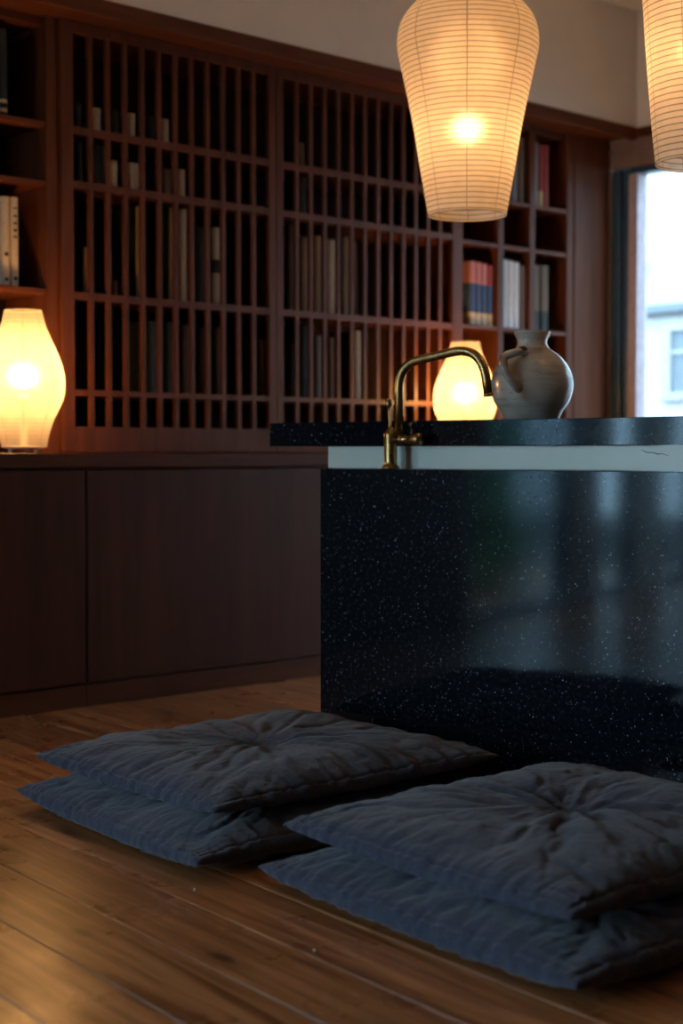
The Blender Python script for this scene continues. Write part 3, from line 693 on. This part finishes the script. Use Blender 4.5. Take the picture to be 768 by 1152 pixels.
# ------------------------------------------------------------------ floor cushions
def cushion(name, corners, tt, tb, label, seed, zmin, bow=.008, dimple=.03, seam_z=None, n=190):
    """corners: L, F, R, B of the seam (x, y, z)"""
    C = [Vector(c) for c in corners]; ctr = sum(C, Vector())/4
    def base(u, v):
        a, b = (u+1)/2, (v+1)/2                      # u: L->F, v: L->B
        p = C[0]*(1-a)*(1-b)+C[1]*a*(1-b)+C[2]*a*b+C[3]*(1-a)*b
        eu = (1-abs(u)**2); ev = (1-abs(v)**2)
        du = (C[1]-C[0]+C[2]-C[3])/2; dv = (C[3]-C[0]+C[2]-C[1])/2
        du.z = dv.z = 0; du.normalize(); dv.normalize()
        p = p - dv*(bow*eu*v*abs(v)**3) - du*(bow*ev*u*abs(u)**3)     # sides drawn in between the corners
        # gathers wobble the seam line
        p += dv*(v*abs(v)**5)*.0035*noise.noise(Vector((u*17, seed, v*2)))+du*(u*abs(u)**5)*.0035*noise.noise(Vector((v*17, seed+9, u*2)))
        k9 = (abs(u*v))**7*.006; p += (ctr-p)*k9
        sag = -.012*max(eu, 0)*abs(v)**4-.012*ev*abs(u)**4
        p.z += sag
        return p
    su = (C[1]-C[0]).length/2; sv = (C[3]-C[0]).length/2
    def height(u, v, top):
        au, av = abs(u), abs(v)
        f = max(0, 1-au**3.6)**.40*max(0, 1-av**3.6)**.40
        X, Y = u*su, v*sv
        d_u, d_v = (1-au)*su, (1-av)*sv
        s2 = seed+(0 if top else 50)
        # gathers run square to the nearest edge
        g = 0
        wv = math.exp(-(d_v/.075)**1.3); wu = math.exp(-(d_u/.075)**1.3)
        g += wv*(  .0048*noise.noise(Vector((X*55, Y*7, s2)))+.0030*noise.noise(Vector((X*110, Y*12, s2+3))))*min(1, d_v/.006)
        g += wu*(  .0048*noise.noise(Vector((Y*55, X*7, s2+5)))+.0030*noise.noise(Vector((Y*110, X*12, s2+8))))*min(1, d_u/.006)
        # stitched welt just inside the seam
        dm = min(d_u, d_v); g += -.0030*math.exp(-((dm-.015)/.0035)**2)
        h = 0
        wr = Vector((X, Y))
        if top:
            r = math.hypot(X, Y); th = math.atan2(Y, X)
            h -= dimple*math.exp(-(r/.05)**2)*.7+dimple*.5*math.exp(-(r/.16)**2)
            rad = noise.noise(Vector((math.cos(th)*2.6, math.sin(th)*2.6, seed*1.7+r*2)))
            sharp = -abs(rad)*2+.5
            h += sharp*.010*math.exp(-((r-.10)/.13)**2)*min(1, r/.03)
        lump = noise.noise(Vector((X*6.5, Y*6.5, s2+20)))*.010
        rr_ = math.hypot(X, Y); tx, ty = X/(rr_+.02), Y/(rr_+.02); wob = noise.noise(Vector((X*7, Y*7, s2+70)))*.30
        cr = noise.noise(Vector((tx*4.2+wob, ty*4.2-wob, rr_*5+s2+31)))
        crease = -max(0, .26-abs(cr))**1.4*.040*min(1, rr_/.05)
        cr2 = noise.noise(Vector((tx*9+wob*3, ty*9+wob*2, rr_*9+s2+44)))
        crease2 = -max(0, .2-abs(cr2))**1.3*.018*min(1, rr_/.10)
        fine = noise.noise(Vector((X*60, Y*60, s2+60)))*.0008
        inn = min(1, dm/.05)
        h += (lump+crease+crease2+fine)*inn
        return (tt if top else tb)*f+(h+g)*(1 if f > 0 else 0)*min(1, f*3)
    bm = bmesh.new()
    def warp(t): return math.sin(t*PI/2*.94)/math.sin(PI/2*.94)
    ts = [warp(-1+2*i/n) for i in range(n+1)]
    top = [[None]*(n+1) for _ in range(n+1)]; bot = [[None]*(n+1) for _ in range(n+1)]
    for i, u in enumerate(ts):
        for j, v in enumerate(ts):
            p = base(u, v); q = Vector((p.x, p.y, p.z+height(u, v, True))); top[i][j] = bm.verts.new(q-ctr)
            if i in (0, n) or j in (0, n): bot[i][j] = top[i][j]
            elif i % 2 == 0 and j % 2 == 0 or True:
                z = p.z-height(u, v, False)
                z = max(z, zmin+.0005)
                bot[i][j] = bm.verts.new(Vector((p.x, p.y, min(z, q.z-.001)))-ctr)
    for i in range(n):
        for j in range(n):
            f = bm.faces.new((top[i][j], top[i+1][j], top[i+1][j+1], top[i][j+1])); f.smooth = True
            f = bm.faces.new((bot[i][j], bot[i][j+1], bot[i+1][j+1], bot[i+1][j])); f.smooth = True
    o = link(name, bm, 'cloth', None, loc=ctr)
    bmc = bmesh.new()
    return tag(o, label, 'cushion', 'slate linen floor cushions')
def par(Lc, Fc, R, z): return [(*Lc, z), (*Fc, z), (*R, z), (Lc[0]+R[0]-Fc[0], Lc[1]+R[1]-Fc[1], z)]
cushion('floor_cushion', par((1.737, 2.981), (1.663, 2.21), (2.565, 2.225), .043), .048, .046, 'slate blue linen floor cushion, lower of the stack near the walnut cabinets', 3.1, 0)
cushion('floor_cushion', par((1.794, 2.999), (1.761, 2.282), (2.577, 2.271), .109), .052, .013, 'slate blue linen floor cushion, top of the stack near the walnut cabinets', 11.7, .088)
cushion('floor_cushion', par((1.735, 2.122), (1.670, 1.33), (2.48, 1.30), .043), .048, .046, 'slate blue linen floor cushion, lower of the stack in the right foreground', 23.3, 0)
cushion('floor_cushion', par((1.791, 2.118), (1.736, 1.393), (2.55, 1.37), .111), .056, .014, 'slate blue linen floor cushion, top of the stack in the right foreground', 37.9, .088)

for cx, cy, wh in ((1.652, 2.196, 'beside the left cushion stack'), (1.589, 1.795, 'in front of the right cushion stack')):
    bm = bmesh.new(); bmesh.ops.create_icosphere(bm, subdivisions=2, radius=.0035)
    for v in bm.verts: v.co *= 1+.35*noise.noise(v.co*500+Vector((cx, cy, 0))); v.co.z *= .6
    tag(link('crumb', bm, 'pages', None, True, (cx, cy, .002)), 'tiny pale crumb on the floorboards '+wh, 'crumb')

# ------------------------------------------------------------------ outside, seen through the right window
struct(box('ground', (-16, -10, -.30), (26, 26, -.15), 'paving', bev=0))
h = tag(empty('neighbouring_house', (11, 6, -.15)), 'bright white clapboard house outside the right window', 'house')
box('wall', (0, -12, 0), (.3, 12, 6.2), 'siding', h, 0)
box('ledge', (-.10, -12, 2.15), (-.001, 12, 2.235), 'outgrey', h, .01)
bm = bmesh.new()
for lo, hi in (((-.05, -.10, 1.40), (-.001, 1.83, 1.47)), ((-.05, -.10, 2.0), (-.001, 1.83, 2.08)), ((-.05, 1.74, 1.47), (-.001, 1.83, 2.0)), ((-.05, -.1, 1.47), (-.001, 0, 2.0)), ((-.04, .85, 1.47), (-.001, .92, 2.0)), ((-.04, 0, 1.80), (-.001, 1.74, 1.83))):
    add_box(bm, lo, hi)
wf = link('house_window', bm, 'outwhite', h); box('window_pane', (-.02, 0, 1.47), (-.001, 1.74, 2.0), 'curtain', wf, 0)
v = empty('wall_vent', (10.98, 8.10, 2.40)); tag(v, 'small grey vent hood on the white house outside', 'vent')
bm = bmesh.new(); add_box(bm, (-.12, -.07, 0), (0, .07, .10), 0, .02); link('hood', bm, 'outgrey', v); bm = bmesh.new(); add_lathe(bm, [(.001, -.02), (.05, -.02), (.05, 0), (.001, 0)], 20, (-.06, 0, 0)); link('outlet', bm, 'outgrey', v)
# garden wall and shrubs, mirrored in the granite
tag(box('garden_wall', (-14, 9.2, -.15), (3.5, 9.4, 2.4), 'fence', bev=.01), 'pale grey garden wall mirrored in the granite block', 'wall')
def shrub(x, y, hgt, rad, label, seed, nleaf=2600):
    rnd = random.Random(seed); r = tag(empty('shrub', (x, y, -.15)), label, 'shrub', 'green shrubs outside the garden window')
    bm = bmesh.new()
    for k in range(7):
        a = rnd.uniform(0, 2*PI); e = rnd.uniform(.3, .7)*rad
        add_tube(bm, [(0.02*math.cos(a), .02*math.sin(a), 0), (e*.4*math.cos(a), e*.4*math.sin(a), hgt*.45), (e*math.cos(a), e*math.sin(a), hgt*.85)], [.02, .014, .006], 8)
    link('stems', bm, 'stem', r)
    bm = bmesh.new()
    for k in range(nleaf):
        a = rnd.uniform(0, 2*PI); z = rnd.uniform(.06, 1); rr = rad*math.sqrt(rnd.random())*(.55+.45*math.sin(PI*min(1, z*.9+.1)))
        c = Vector((rr*math.cos(a), rr*math.sin(a), z*hgt)); s = rnd.uniform(.03, .06)
        R3 = Matrix.Rotation(rnd.uniform(0, 6.3), 3, 'Z') @ Matrix.Rotation(rnd.uniform(-1.1, 1.1), 3, 'X')
        q = [Vector((-.4*s, 0, 0)), Vector((0, -s, .006)), Vector((.4*s, 0, 0)), Vector((0, s, .006))]
        bm.faces.new([bm.verts.new(c+R3 @ p) for p in q])
    link('foliage', bm, 'leaf', r)
shrub(-1.95, 5.05, 1.15, .55, 'leafy green shrub closest to the garden window', 1)
shrub(-3.3, 5.7, .75, .45, 'lower green shrub further along the garden wall', 2)
